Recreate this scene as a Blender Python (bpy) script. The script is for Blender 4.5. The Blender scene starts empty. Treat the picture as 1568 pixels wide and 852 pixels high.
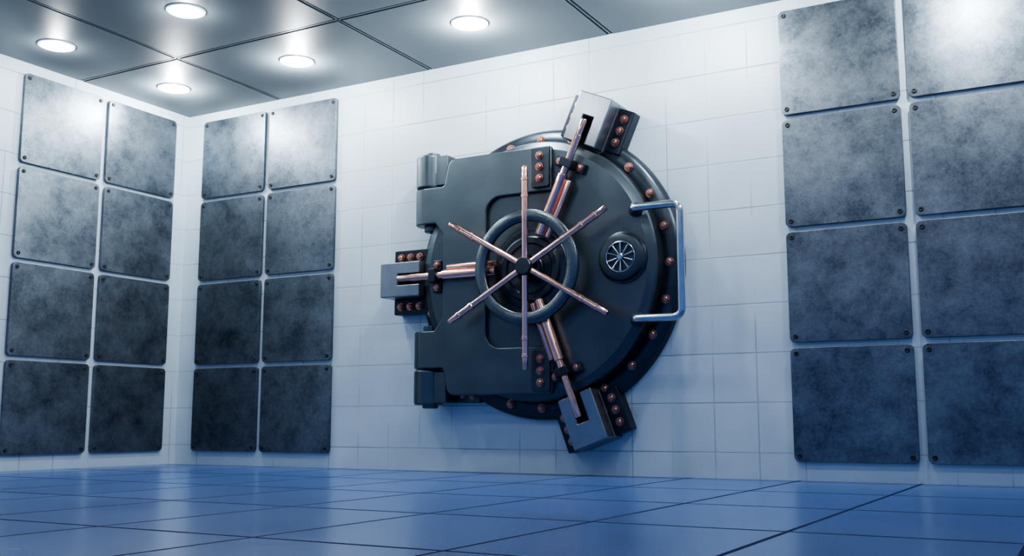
import bpy, bmesh, math, random
from mathutils import Vector, Matrix
random.seed(4)
rad=math.radians
D=10.0; HC=0.49; XL=-10.75; CZ=4.72; FZ=-.05
CX,CZD=-5.145,2.12      # vault door centre on the wall
sc=bpy.context.scene
COL=sc.collection
sc.view_settings.view_transform='AgX'
sc.view_settings.look='AgX - Medium High Contrast'

# ------------------------------------------------------------------ materials
def newmat(name):
    m=bpy.data.materials.new(name); m.use_nodes=True
    nt=m.node_tree; b=nt.nodes['Principled BSDF']
    return m,nt,b
def N(nt,t,**k):
    n=nt.nodes.new(t)
    for a,v in k.items(): setattr(n,a,v)
    return n
def metal(name,col,rough,metallic=1.0,var=0.15,scale=6,spec=0.5,col2=None,rvar=0.1):
    m,nt,b=newmat(name)
    tc=N(nt,'ShaderNodeTexCoord'); nz=N(nt,'ShaderNodeTexNoise')
    nz.inputs['Scale'].default_value=scale; nz.inputs['Detail'].default_value=6
    nt.links.new(tc.outputs['Object'],nz.inputs['Vector'])
    r=N(nt,'ShaderNodeValToRGB')
    r.color_ramp.elements[0].position=.3; r.color_ramp.elements[1].position=.7
    c1=[c*(1-var) for c in col]+[1]; c2=[min(1,c*(1+var)) for c in (col2 or col)]+[1]
    r.color_ramp.elements[0].color=c1; r.color_ramp.elements[1].color=c2
    nt.links.new(nz.outputs['Fac'],r.inputs['Fac']); nt.links.new(r.outputs['Color'],b.inputs['Base Color'])
    mr=N(nt,'ShaderNodeMapRange'); mr.inputs['To Min'].default_value=max(.03,rough-rvar); mr.inputs['To Max'].default_value=rough+rvar
    nt.links.new(nz.outputs['Fac'],mr.inputs['Value']); nt.links.new(mr.outputs['Result'],b.inputs['Roughness'])
    b.inputs['Metallic'].default_value=metallic
    b.inputs['Specular IOR Level'].default_value=spec
    return m

M_DOOR=metal('vault_steel',(.100,.126,.142),.34,.9,.10,3)
M_DISC=metal('vault_face_steel',(.082,.104,.120),.36,.9,.12,2)
M_DARK=metal('dark_steel',(.030,.038,.052),.34,.75,.1,5)
M_RING=metal('flange_steel',(.048,.060,.075),.34,.85,.1,5)
M_STRIP=metal('bolt_strip_steel',(.06,.075,.09),.34,.85,.1,5)
M_RIM=metal('wheel_rim_steel',(.115,.140,.158),.28,.9,.1,5)
M_BOX=metal('bracket_steel',(.26,.29,.32),.32,.9,.1,5)
M_BLACK=metal('screw_black_slot_shade',(.01,.012,.015),.6,0,.1,5)  # black of the panel screws, also the shade colour laid in the bracket slots
M_ROSE=metal('rose_steel',(.88,.50,.41),.18,1,.06,8,rvar=.04)
M_BOLT=metal('copper_bolt',(.48,.24,.19),.34,1,.1,20)
M_CHROME=metal('brushed_chrome',(.50,.55,.59),.22,1,.05,8)

def grid_mask(nt,coord_sock,pitch,offset,width):
    """1 at the joint line"""
    a=N(nt,'ShaderNodeMath',operation='SUBTRACT'); a.inputs[1].default_value=offset-pitch/2
    nt.links.new(coord_sock,a.inputs[0])
    m=N(nt,'ShaderNodeMath',operation='FLOORED_MODULO'); m.inputs[1].default_value=pitch
    nt.links.new(a.outputs[0],m.inputs[0])
    s=N(nt,'ShaderNodeMath',operation='SUBTRACT'); s.inputs[1].default_value=pitch/2
    nt.links.new(m.outputs[0],s.inputs[0])
    ab=N(nt,'ShaderNodeMath',operation='ABSOLUTE'); nt.links.new(s.outputs[0],ab.inputs[0])
    mr=N(nt,'ShaderNodeMapRange'); mr.inputs['From Min'].default_value=width*.5; mr.inputs['From Max'].default_value=width
    mr.inputs['To Min'].default_value=1; mr.inputs['To Max'].default_value=0
    nt.links.new(ab.outputs[0],mr.inputs['Value'])
    return mr.outputs['Result']

def tile_mat(name,base,line,ax,pu,ou,pv,ov,wu,wv,rough,fade=True,spec=.5,bump=.3,metallic=0,nscale=1.2,nvar=.08,jspec=0.):
    m,nt,b=newmat(name)
    tc=N(nt,'ShaderNodeTexCoord'); sp=N(nt,'ShaderNodeSeparateXYZ')
    nt.links.new(tc.outputs['Object'],sp.inputs[0])
    u=grid_mask(nt,sp.outputs[ax[0]],pu,ou,wu); v=grid_mask(nt,sp.outputs[ax[1]],pv,ov,wv)
    def faded(sock,scale,lo,hi):
        nz=N(nt,'ShaderNodeTexNoise'); nz.inputs['Scale'].default_value=scale
        nt.links.new(tc.outputs['Object'],nz.inputs['Vector'])
        mr=N(nt,'ShaderNodeMapRange'); mr.inputs['From Min'].default_value=.47; mr.inputs['From Max'].default_value=.57
        mr.inputs['To Min'].default_value=lo; mr.inputs['To Max'].default_value=hi
        nt.links.new(nz.outputs['Fac'],mr.inputs['Value'])
        mu=N(nt,'ShaderNodeMath',operation='MULTIPLY'); nt.links.new(sock,mu.inputs[0]); nt.links.new(mr.outputs['Result'],mu.inputs[1]); return mu.outputs[0]
    if fade:
        u=faded(u,.9,.05,.7); v=faded(v,.6,.45,.95)
    mx=N(nt,'ShaderNodeMath',operation='MAXIMUM'); nt.links.new(u,mx.inputs[0]); nt.links.new(v,mx.inputs[1])
    nz2=N(nt,'ShaderNodeTexNoise'); nz2.inputs['Scale'].default_value=nscale; nz2.inputs['Detail'].default_value=5
    nt.links.new(tc.outputs['Object'],nz2.inputs['Vector'])
    r=N(nt,'ShaderNodeValToRGB'); r.color_ramp.elements[0].position=.3; r.color_ramp.elements[1].position=.7
    r.color_ramp.elements[0].color=[c*(1-nvar) for c in base]+[1]; r.color_ramp.elements[1].color=[min(1,c*(1+nvar)) for c in base]+[1]
    nt.links.new(nz2.outputs['Fac'],r.inputs['Fac'])
    mix=N(nt,'ShaderNodeMix',data_type='RGBA'); nt.links.new(mx.outputs[0],mix.inputs['Factor'])
    nt.links.new(r.outputs['Color'],mix.inputs['A']); mix.inputs['B'].default_value=list(line)+[1]
    nt.links.new(mix.outputs['Result'],b.inputs['Base Color'])
    bp=N(nt,'ShaderNodeBump',invert=True); bp.inputs['Strength'].default_value=bump; bp.inputs['Distance'].default_value=.01
    nt.links.new(mx.outputs[0],bp.inputs['Height']); nt.links.new(bp.outputs['Normal'],b.inputs['Normal'])
    mr2=N(nt,'ShaderNodeMapRange'); mr2.inputs['To Min'].default_value=rough-.05; mr2.inputs['To Max'].default_value=rough+.05
    nt.links.new(nz2.outputs['Fac'],mr2.inputs['Value'])
    rm=N(nt,'ShaderNodeMath',operation='MAXIMUM'); nt.links.new(mr2.outputs['Result'],rm.inputs[0])
    rj=N(nt,'ShaderNodeMath',operation='MULTIPLY'); rj.inputs[1].default_value=.9; nt.links.new(mx.outputs[0],rj.inputs[0])
    nt.links.new(rj.outputs[0],rm.inputs[1]); nt.links.new(rm.outputs[0],b.inputs['Roughness'])
    ms=N(nt,'ShaderNodeMapRange'); ms.inputs['To Min'].default_value=spec; ms.inputs['To Max'].default_value=jspec
    nt.links.new(mx.outputs[0],ms.inputs['Value']); nt.links.new(ms.outputs['Result'],b.inputs['Specular IOR Level'])
    b.inputs['Metallic'].default_value=metallic
    return m
M_WALL=tile_mat('white_wall_tile',(.50,.59,.645),(.29,.35,.40),('X','Z'),.441,-.2,.485,.2,.009,.008,.45)
M_WALL_L=tile_mat('white_wall_tile_side',(.50,.59,.645),(.29,.35,.40),('Y','Z'),.441,-.1,.485,.2,.009,.008,.45)
M_FLOOR=tile_mat('blue_floor_tile',(.062,.118,.29),(.010,.020,.06),('X','Y'),1.08,-1.38,1.5,-.2,.022,.030,.25,fade=False,spec=.42,nscale=.8,bump=0,jspec=.04)

def panel_mat():
    m,nt,b=newmat('mottled_panel_steel')
    tc=N(nt,'ShaderNodeTexCoord'); oi=N(nt,'ShaderNodeObjectInfo')
    ad=N(nt,'ShaderNodeVectorMath',operation='MULTIPLY_ADD')
    nt.links.new(oi.outputs['Random'],ad.inputs[0]); ad.inputs[1].default_value=(37,11,23)
    nt.links.new(tc.outputs['Object'],ad.inputs[2])
    nz=N(nt,'ShaderNodeTexNoise'); nz.inputs['Scale'].default_value=2.2; nz.inputs['Detail'].default_value=14; nz.inputs['Roughness'].default_value=.80
    nt.links.new(ad.outputs[0],nz.inputs['Vector'])
    nb=N(nt,'ShaderNodeTexNoise'); nb.inputs['Scale'].default_value=45; nb.inputs['Detail'].default_value=2; nt.links.new(ad.outputs[0],nb.inputs['Vector'])
    mix=N(nt,'ShaderNodeMix'); mix.inputs['Factor'].default_value=.15
    nt.links.new(nz.outputs['Fac'],mix.inputs['A']); nt.links.new(nb.outputs['Fac'],mix.inputs['B'])
    r=N(nt,'ShaderNodeValToRGB'); r.color_ramp.elements[0].position=.37; r.color_ramp.elements[1].position=.64
    r.color_ramp.elements[0].color=(.062,.078,.096,1); r.color_ramp.elements[1].color=(.225,.26,.29,1)
    nt.links.new(mix.outputs['Result'],r.inputs['Fac']); nt.links.new(r.outputs['Color'],b.inputs['Base Color'])
    b.inputs['Metallic'].default_value=.95
    mr=N(nt,'ShaderNodeMapRange'); mr.inputs['To Min'].default_value=.30; mr.inputs['To Max'].default_value=.54
    nt.links.new(nz.outputs['Fac'],mr.inputs['Value']); nt.links.new(mr.outputs['Result'],b.inputs['Roughness'])
    return m
M_PANEL=panel_mat()
M_CEIL=metal('ceiling_tile_grey',(.095,.115,.127),.5,0,.06,1.2)
M_CEILGAP=metal('ceiling_channel',(.08,.09,.10),.6,0,.05,2)
m,nt,b=newmat('lamp_glass'); b.inputs['Emission Color'].default_value=(.93,.97,1,1); b.inputs['Emission Strength'].default_value=50
b.inputs['Base Color'].default_value=(.9,.9,.9,1); M_LAMP=m
M_TRIM=metal('lamp_trim',(.75,.78,.8),.4,0,.03,4)

# ------------------------------------------------------------------ mesh helpers
def finish(bm,name,mats,parent=None,bevel=0,smooth=True,seg=2,angle=35):
    bmesh.ops.recalc_face_normals(bm,faces=bm.faces)
    me=bpy.data.meshes.new(name); bm.to_mesh(me); bm.free()
    if not isinstance(mats,(list,tuple)): mats=[mats]
    for mm in mats: me.materials.append(mm)
    ob=bpy.data.objects.new(name,me); COL.objects.link(ob)
    if parent: ob.parent=parent
    if smooth:
        for p in me.polygons: p.use_smooth=True
        me.set_sharp_from_angle(angle=rad(angle))
    if bevel:
        md=ob.modifiers.new('bevel','BEVEL'); md.width=bevel; md.segments=seg; md.limit_method='ANGLE'; md.angle_limit=rad(40)
        md.harden_normals=True
    return ob
def box(bm,x0,x1,y0,y1,z0,z1,mi=0):
    vs=[bm.verts.new((x,y,z)) for x in (x0,x1) for y in (y0,y1) for z in (z0,z1)]
    for q in ((0,1,3,2),(4,6,7,5),(0,4,5,1),(2,3,7,6),(0,2,6,4),(1,5,7,3)):
        f=bm.faces.new([vs[i] for i in q]); f.material_index=mi
def rpoly(pts,r,n=6):
    out=[]; L=len(pts)
    for i in range(L):
        p=Vector(pts[i]); a=Vector(pts[i-1]); c=Vector(pts[(i+1)%L])
        rr=r[i] if isinstance(r,(list,tuple)) else r
        if rr<=0: out.append(p); continue
        da=(a-p).normalized(); dc=(c-p).normalized(); ang=da.angle(dc)
        if ang>rad(178): out.append(p); continue
        t=min(rr/math.tan(ang/2),(a-p).length*.49,(c-p).length*.49); rr=t*math.tan(ang/2)
        cen=p+(da+dc).normalized()*(rr/math.sin(ang/2))
        s=p+da*t; e=p+dc*t
        a0=math.atan2(s.y-cen.y,s.x-cen.x); a1=math.atan2(e.y-cen.y,e.x-cen.x)
        dd=(a1-a0+math.pi)%(2*math.pi)-math.pi
        for k in range(n+1):
            an=a0+dd*k/n; out.append(Vector((cen.x+rr*math.cos(an),cen.y+rr*math.sin(an))))
    return out
def prism(bm,pts,p0,p1,mi=0,T=lambda x,p,z:(x,-p,z)):
    lo=[bm.verts.new(T(q[0],p0,q[1])) for q in pts]; hi=[bm.verts.new(T(q[0],p1,q[1])) for q in pts]
    f=bm.faces.new(hi); f.material_index=mi
    f=bm.faces.new(lo[::-1]); f.material_index=mi
    L=len(pts)
    for i in range(L):
        f=bm.faces.new((lo[i],lo[(i+1)%L],hi[(i+1)%L],hi[i])); f.material_index=mi
def lathe(bm,prof,cx,cz,n=96,mi=0,closed=False):
    rings=[]
    for r,p in prof:
        if r<1e-6: rings.append([bm.verts.new((cx,-p,cz))])
        else: rings.append([bm.verts.new((cx+r*math.cos(2*math.pi*i/n),-p,cz+r*math.sin(2*math.pi*i/n))) for i in range(n)])
    pr=list(zip(rings,rings[1:]))
    if closed: pr.append((rings[-1],rings[0]))
    for A,B in pr:
        for i in range(n):
            j=(i+1)%n
            if len(A)==1 and len(B)==1: continue
            if len(A)==1: f=bm.faces.new((A[0],B[i],B[j]))
            elif len(B)==1: f=bm.faces.new((A[i],A[j],B[0]))
            else: f=bm.faces.new((A[i],A[j],B[j],B[i]))
            f.material_index=mi
def cyl(bm,a,b,prof,n=24,mi=0):
    a=Vector(a); b=Vector(b); d=(b-a); L=d.length; d.normalize()
    up=Vector((0,0,1)) if abs(d.z)<.9 else Vector((1,0,0))
    s=d.cross(up).normalized(); t=d.cross(s)
    rings=[]
    for q,r in prof:
        c=a+d*(q*L)
        rings.append([bm.verts.new(c+(s*math.cos(2*math.pi*i/n)+t*math.sin(2*math.pi*i/n))*r) for i in range(n)])
    for A,B in zip(rings,rings[1:]):
        for i in range(n):
            j=(i+1)%n; f=bm.faces.new((A[i],A[j],B[j],B[i])); f.material_index=mi
    f=bm.faces.new(rings[0][::-1]); f.material_index=mi
    f=bm.faces.new(rings[-1]); f.material_index=mi
def bolt(bm,x,z,p,r=.045,h=.035,mi=0,rot=0):
    lathe(bm,[(0,p),(r*1.15,p),(r*1.15,p+h*.3),(0,p+h*.3)],x,z,20,mi)
    pts=[(x+r*.92*math.cos(rot+k*math.pi/3),z+r*.92*math.sin(rot+k*math.pi/3)) for k in range(6)]
    prism(bm,pts,p+h*.3,p+h,mi)
    lathe(bm,[(r*.7,p+h),(r*.5,p+h*1.25),(0,p+h*1.3)],x,z,16,mi)

# ------------------------------------------------------------------ room shell
bm=bmesh.new(); box(bm,XL-.2,4.0,0,.2,-.1,CZ+.3); finish(bm,'wall_back',M_WALL,smooth=False)
bm=bmesh.new(); box(bm,XL-.2,XL,-12,0,-.1,CZ+.3); finish(bm,'wall_left',M_WALL_L,smooth=False)
bm=bmesh.new(); box(bm,XL-.2,4.0,-12,.2,-.25,FZ); finish(bm,'floor',M_FLOOR,smooth=False)
bm=bmesh.new(); box(bm,XL-.2,4.0,-12,.2,CZ+.03,CZ+.25,1)
xs=[XL,-9.09,-6.71,-4.35,-1.98,.39,2.76,4.0]; ys=[0,-1.78,-4.15,-6.52,-8.89,-11.26,-12]
g=.035
for i in range(len(xs)-1):
    for j in range(len(ys)-1):
        x0=xs[i]+(g if i else 0); x1=xs[i+1]-g; y1=ys[j]-(g if j else 0); y0=ys[j+1]+g
        if x1-x0<.3 or y1-y0<.3: continue
        box(bm,x0,x1,y0,y1,CZ,CZ+.04,0)
for x in xs[1:-1]: box(bm,x-.012,x+.012,-12,0,CZ+.004,CZ+.04,0)
for y in ys[1:-1]: box(bm,XL,4,y-.012,y+.012,CZ+.004,CZ+.04,0)
finish(bm,'ceiling',[M_CEIL,M_CEILGAP],smooth=False)
# ------------------------------------------------------------------ downlights
lx=[-9.95,-7.92,-5.53,-3.16,-.8]; ly=[-1.03,-2.75,-5.3,-7.7]
for x in lx:
    for y in ly:
        e=bpy.data.objects.new('ceiling_downlight',None); COL.objects.link(e); e.location=(x,y,CZ)
        bm=bmesh.new()
        n=40
        def zl(prof,mi):
            rings=[]
            for r,z in prof:
                rings.append([bm.verts.new((r*math.cos(2*math.pi*i/n),r*math.sin(2*math.pi*i/n),z)) for i in range(n)] if r>1e-6 else [bm.verts.new((0,0,z))])
            for A,B in zip(rings,rings[1:]):
                for i in range(n):
                    j=(i+1)%n
                    f=bm.faces.new((A[i],A[j],B[j],B[i])) if len(B)>1 else bm.faces.new((A[i],A[j],B[0]))
                    f.material_index=mi
        zl([(.20,0),(.195,-.012),(.165,-.016),(.16,-.005)],1)
        zl([(.16,-.004),(.15,-.02),(.11,-.035),(.05,-.042),(0,-.044)],0)
        finish(bm,'lamp_lens',[M_LAMP,M_TRIM],parent=e)
        l=bpy.data.lights.new('downlight_bulb','POINT'); l.color=(.90,.96,1.0)
        l.energy={-1.03:150,-2.75:26}.get(y,3); l.shadow_soft_size=.05
        lo=bpy.data.objects.new('downlight_bulb',l); COL.objects.link(lo); lo.parent=e; lo.location=(0,0,-.11)

# ------------------------------------------------------------------ wall panels
def panel(loc,rotz):
    w,h=1.115,1.075
    bm=bmesh.new()
    prism(bm,rpoly([(-w/2,-h/2),(w/2,-h/2),(w/2,h/2),(-w/2,h/2)],.05,5),0.0,.045)
    for sx in (-1,1):
        for sz in (-1,1):
            x=sx*(w/2-.055); z=sz*(h/2-.055)
            lathe(bm,[(.024,.045),(.022,.056),(.012,.058),(.010,.050),(0,.050)],x,z,14,1)
    ob=finish(bm,'steel_wall_panel',[M_PANEL,M_BLACK],bevel=.008)
    ob.location=loc; ob.rotation_euler=(0,0,rotz)
    return ob
zc=[.665+k*1.1275 for k in range(4)]
for z in zc:
    for x in (-9.86,-8.67,-1.945,-.755): panel((x,0,z),0)
    for y in (-2.02,-.82): panel((XL,y,z),rad(90))

# ------------------------------------------------------------------ vault door
V=bpy.data.objects.new('vault_door',None); COL.objects.link(V); V.location=(CX,0,CZD)
def P(x,z,p): return (x,-p,z)
bm=bmesh.new()
lathe(bm,[(1.60,0),(1.60,.06),(1.585,.09),(1.55,.125),(1.40,.13),(1.36,.10),(0,.10)],0,0,144)
finish(bm,'flange_ring',M_RING,V,angle=50)
bm=bmesh.new()
for k in range(24):
    an=rad(15*k); bolt(bm,1.475*math.cos(an),1.475*math.sin(an),.13,.042,.04,0,an)
finish(bm,'flange_bolts',M_BOLT,V)
bm=bmesh.new()
lathe(bm,[(1.41,.10),(1.41,.30),(1.395,.325),(1.33,.345),(1.315,.352),(0,.352)],0,0,144)
finish(bm,'door_disc',M_DISC,V,angle=25)
pl=[(.26,1.33),(-1.04,1.33),(-1.10,1.03),(-1.39,1.03),(-1.39,.61),(-1.22,.61),(-1.12,.48),(-1.12,-.48),(-1.22,-.61),(-1.39,-.61),(-1.39,-1.03),(-1.10,-1.03),(-1.04,-1.33),(.26,-1.33),
    (.26,-.83),(-.55,-.83),(-.55,.83),(.26,.83)]
rr=[.05,.10,.04,0,0,.03,.06,.06,.03,0,0,.04,.10,.05,.03,.18,.18,.03]
bm=bmesh.new(); prism(bm,rpoly(pl,rr,8),.16,.40)
finish(bm,'hinge_plate',M_DOOR,V,bevel=.018,seg=3)
bm=bmesh.new()
for s in (1,-1):
    z0,z1=sorted((s*.61,s*1.03))
    cyl(bm,(-1.39,-.23,z0),(-1.39,-.23,z1),[(0,.155),(.03,.17),(.97,.17),(1,.155)],40)
finish(bm,'hinge_knuckles',M_DOOR,V)
bm=bmesh.new()
for s in (1,-1):
    z0,z1=sorted((s*1.04,s*1.43))
    cyl(bm,(-1.39,-.23,z0),(-1.39,-.23,z1),[(0,.155),(.03,.17),(.97,.17),(1,.15)],40)
    z0,z1=sorted((s*.54,s*1.47))
    cyl(bm,(-1.37,-.23,z0),(-1.37,-.23,z1),[(0,.09),(1,.09)],24)
    z0,z1=sorted((s*1.06,s*1.41))
    box(bm,-1.38,-1.10,-.33,0,z0,z1)
    box(bm,-1.38,-.80,-.10,0,z0,z1)
finish(bm,'hinge_barrels',M_DOOR,V,bevel=.015)
bm=bmesh.new()
for s in (1,-1):
    for x in (-1.02,-.89): bolt(bm,x,s*1.33,.10,.035,.03)
finish(bm,'hinge_bolts',M_BOLT,V)
bm=bmesh.new(); bb=bmesh.new()
for s in (1,-1):
    z0,z1=sorted((s*.87,s*1.31))
    prism(bm,rpoly([(.03,z0),(.25,z0),(.25,z1),(.03,z1)],.03),.40,.44)
    for k in range(3): bolt(bb,.14,s*(.965+k*.125),.44,.040,.035)
finish(bm,'bolt_strips',M_STRIP,V,bevel=.008); finish(bb,'strip_bolts',M_BOLT,V)

def frame(ang,off=(0,0)):
    c,s=math.cos(ang),math.sin(ang)
    def T(t,p,r):
        return (off[0]+c*r+s*t,-p,off[1]+s*r-c*t)
    return T
def tprism(bm,pts,p0,p1,T,mi=0): prism(bm,pts,p0,p1,mi,lambda x,p,z:T(x,p,z))
def tbox(bm,t0,t1,p0,p1,r0,r1,T): tprism(bm,[(t0,r0),(t1,r0),(t1,r1),(t0,r1)],p0,p1,T)
brk=bmesh.new(); brf=bmesh.new(); brb=bmesh.new(); rods=bmesh.new(); cl=bmesh.new(); clb=bmesh.new(); slot_shade=bmesh.new()
for ang in (66,180,-69.5):
    T=frame(rad(ang))
    r0,r1=1.43,1.97
    tprism(brk,[(-.20,r0),(-.065,r0),(-.065,r0+.30),(.065,r0+.30),(.065,r0),(.20,r0),(.20,r1),(-.20,r1)],.20,.40,T)
    tprism(brk,[(-.20,r0),(.20,r0),(.20,r1),(-.20,r1)],.0,.20,T)
    for s in (-1,1):
        a,b=sorted((s*.20,s*.38)); tbox(brf,a,b,0,.16,r0+.03,r1-.03,T)
        for k in range(3):
            q=T(s*.29,0,1.575+k*.13); bolt(brb,q[0],q[2],.16,.040,.04,0,rad(ang))
    tbox(slot_shade,-.063,.063,.20,.215,r0+.005,r0+.295,T)  # thin black sheet on the slot floor, painting in the recess's shade
    cyl(rods,T(0,.46,.38),T(0,.46,1.68),[(0,.056),(.52,.056),(.525,.040),(.86,.040),(.865,.035),(.985,.035),(1,.028)],28)
    cyl(rods,T(.085,.44,.38),T(.085,.44,1.02),[(0,.034),(.98,.034),(1,.028)],24)
    tbox(cl,-.075,.075,.35,.52,1.14,1.23,T)
    tbox(cl,-.18,.18,.35,.40,1.13,1.24,T)
    for s in (-1,1):
        q=T(s*.13,0,1.185); bolt(clb,q[0],q[2],.40,.034,.03,0,rad(ang))
finish(brk,'lock_brackets',M_BOX,V,bevel=.012); finish(brf,'bracket_flanges',M_DARK,V,bevel=.012)
finish(brb,'bracket_bolts',M_BOLT,V); finish(rods,'locking_rods',M_ROSE,V,angle=30)
finish(cl,'rod_clamps',M_DARK,V,bevel=.008); finish(clb,'clamp_bolts',M_BOLT,V); finish(slot_shade,'slot_shade_sheets',M_BLACK,V,smooth=False)

bm=bmesh.new()
lathe(bm,[(.44,.35),(.44,.37),(.43,.385),(.36,.39),(.35,.42),(.335,.43),(.28,.43),(.26,.41),(.16,.41),(.14,.43),(.14,.50),(0,.50)],0,0,96)
finish(bm,'hub_boss',M_RING,V,angle=30)
wx,wz,wp=.03,.0,.55
bm=bmesh.new()
lathe(bm,[(.487,wp-.02),(.499,wp-.035),(.600,wp-.035),(.614,wp-.02),(.614,wp+.02),(.602,wp+.033),(.499,wp+.033),(.487,wp+.02)],wx,wz,120,0,closed=True)
lathe(bm,[(0,.44),(.13,.44),(.13,.48),(.10,.50),(.10,.61),(.085,.63),(0,.63)],wx,wz,36,1)
finish(bm,'handwheel_rim',[M_RIM,M_RING],V,angle=50)
bm=bmesh.new()
for an in (30,90,150,210,270,330):
    an=rad(an); c,s=math.cos(an),math.sin(an)
    cyl(bm,(wx+c*.06,-wp-.02,wz+s*.06),(wx+c*1.085,-wp-.02,wz+s*1.085),
        [(0,.035),(.66,.035),(.665,.042),(.70,.042),(.705,.035),(.84,.035),(.845,.041),(.875,.041),(.88,.033),(.985,.033),(1,.025)],24)
finish(bm,'handwheel_spokes',M_ROSE,V,angle=30)

def tube(name,pts,r,mat,parent,rc=.07,n=8):
    P3=[Vector(q) for q in pts]; out=[P3[0]]
    for i in range(1,len(P3)-1):
        p=P3[i]; a=(P3[i-1]-p); b=(P3[i+1]-p); t=min(rc,a.length*.49,b.length*.49)
        s=p+a.normalized()*t; e=p+b.normalized()*t
        for k in range(n+1):
            u=k/n; out.append(s*(1-u)**2+p*2*u*(1-u)+e*u*u)
    out.append(P3[-1])
    cu=bpy.data.curves.new(name,'CURVE'); cu.dimensions='3D'; sp=cu.splines.new('POLY'); sp.points.add(len(out)-1)
    for q,v in zip(sp.points,out): q.co=(*v,1)
    cu.bevel_depth=r; cu.bevel_resolution=6; cu.use_fill_caps=True; cu.materials.append(mat)
    ob=bpy.data.objects.new(name,cu); COL.objects.link(ob); ob.parent=parent; return ob
tube('grab_handle',[P(1.20,.53,.34),P(1.20,.53,.46),P(1.71,.53,.46),P(1.71,-.60,.46),P(1.20,-.60,.46),P(1.20,-.60,.34)],.040,M_CHROME,V,.09)
bm=bmesh.new()
for z in (.53,-.60): lathe(bm,[(0,.34),(.075,.34),(.075,.365),(.06,.375),(0,.375)],1.20,z,24)
finish(bm,'handle_mounts',M_DARK,V)

dx,dz=1.055,.045
bm=bmesh.new()
lathe(bm,[(.27,.35),(.27,.365),(.25,.38),(.235,.42),(.225,.425),(.165,.425),(.155,.40),(0,.40)],dx,dz,64)
finish(bm,'dial_body',M_STRIP,V,angle=30)
bm=bmesh.new()
lathe(bm,[(.162,.402),(.162,.43),(.155,.434),(.150,.43),(.150,.402)],dx,dz,64,0)
for k in range(10):
    an=rad(36*k+18); c,s=math.cos(an),math.sin(an)
    cyl(bm,(dx+c*.02,-.425,dz+s*.02),(dx+c*.145,-.425,dz+s*.145),[(0,.004),(1,.011)],10)
lathe(bm,[(0,.40),(.035,.40),(.035,.445),(.025,.455),(0,.455)],dx,dz,20)
finish(bm,'dial_spokes',M_CHROME,V,angle=30)

# ------------------------------------------------------------------ light & world
w=bpy.data.worlds.new('world'); sc.world=w; w.use_nodes=True
bg=w.node_tree.nodes['Background']; bg.inputs['Color'].default_value=(.16,.33,.84,1); bg.inputs['Strength'].default_value=.72

# ------------------------------------------------------------------ camera
cam=bpy.data.cameras.new('camera'); co=bpy.data.objects.new('camera',cam); COL.objects.link(co)
co.location=(0,-D,HC); co.rotation_euler=(rad(98.0),0,rad(29.2))
cam.sensor_fit='HORIZONTAL'; cam.sensor_width=36; cam.lens=1580/1568*36
sc.camera=co
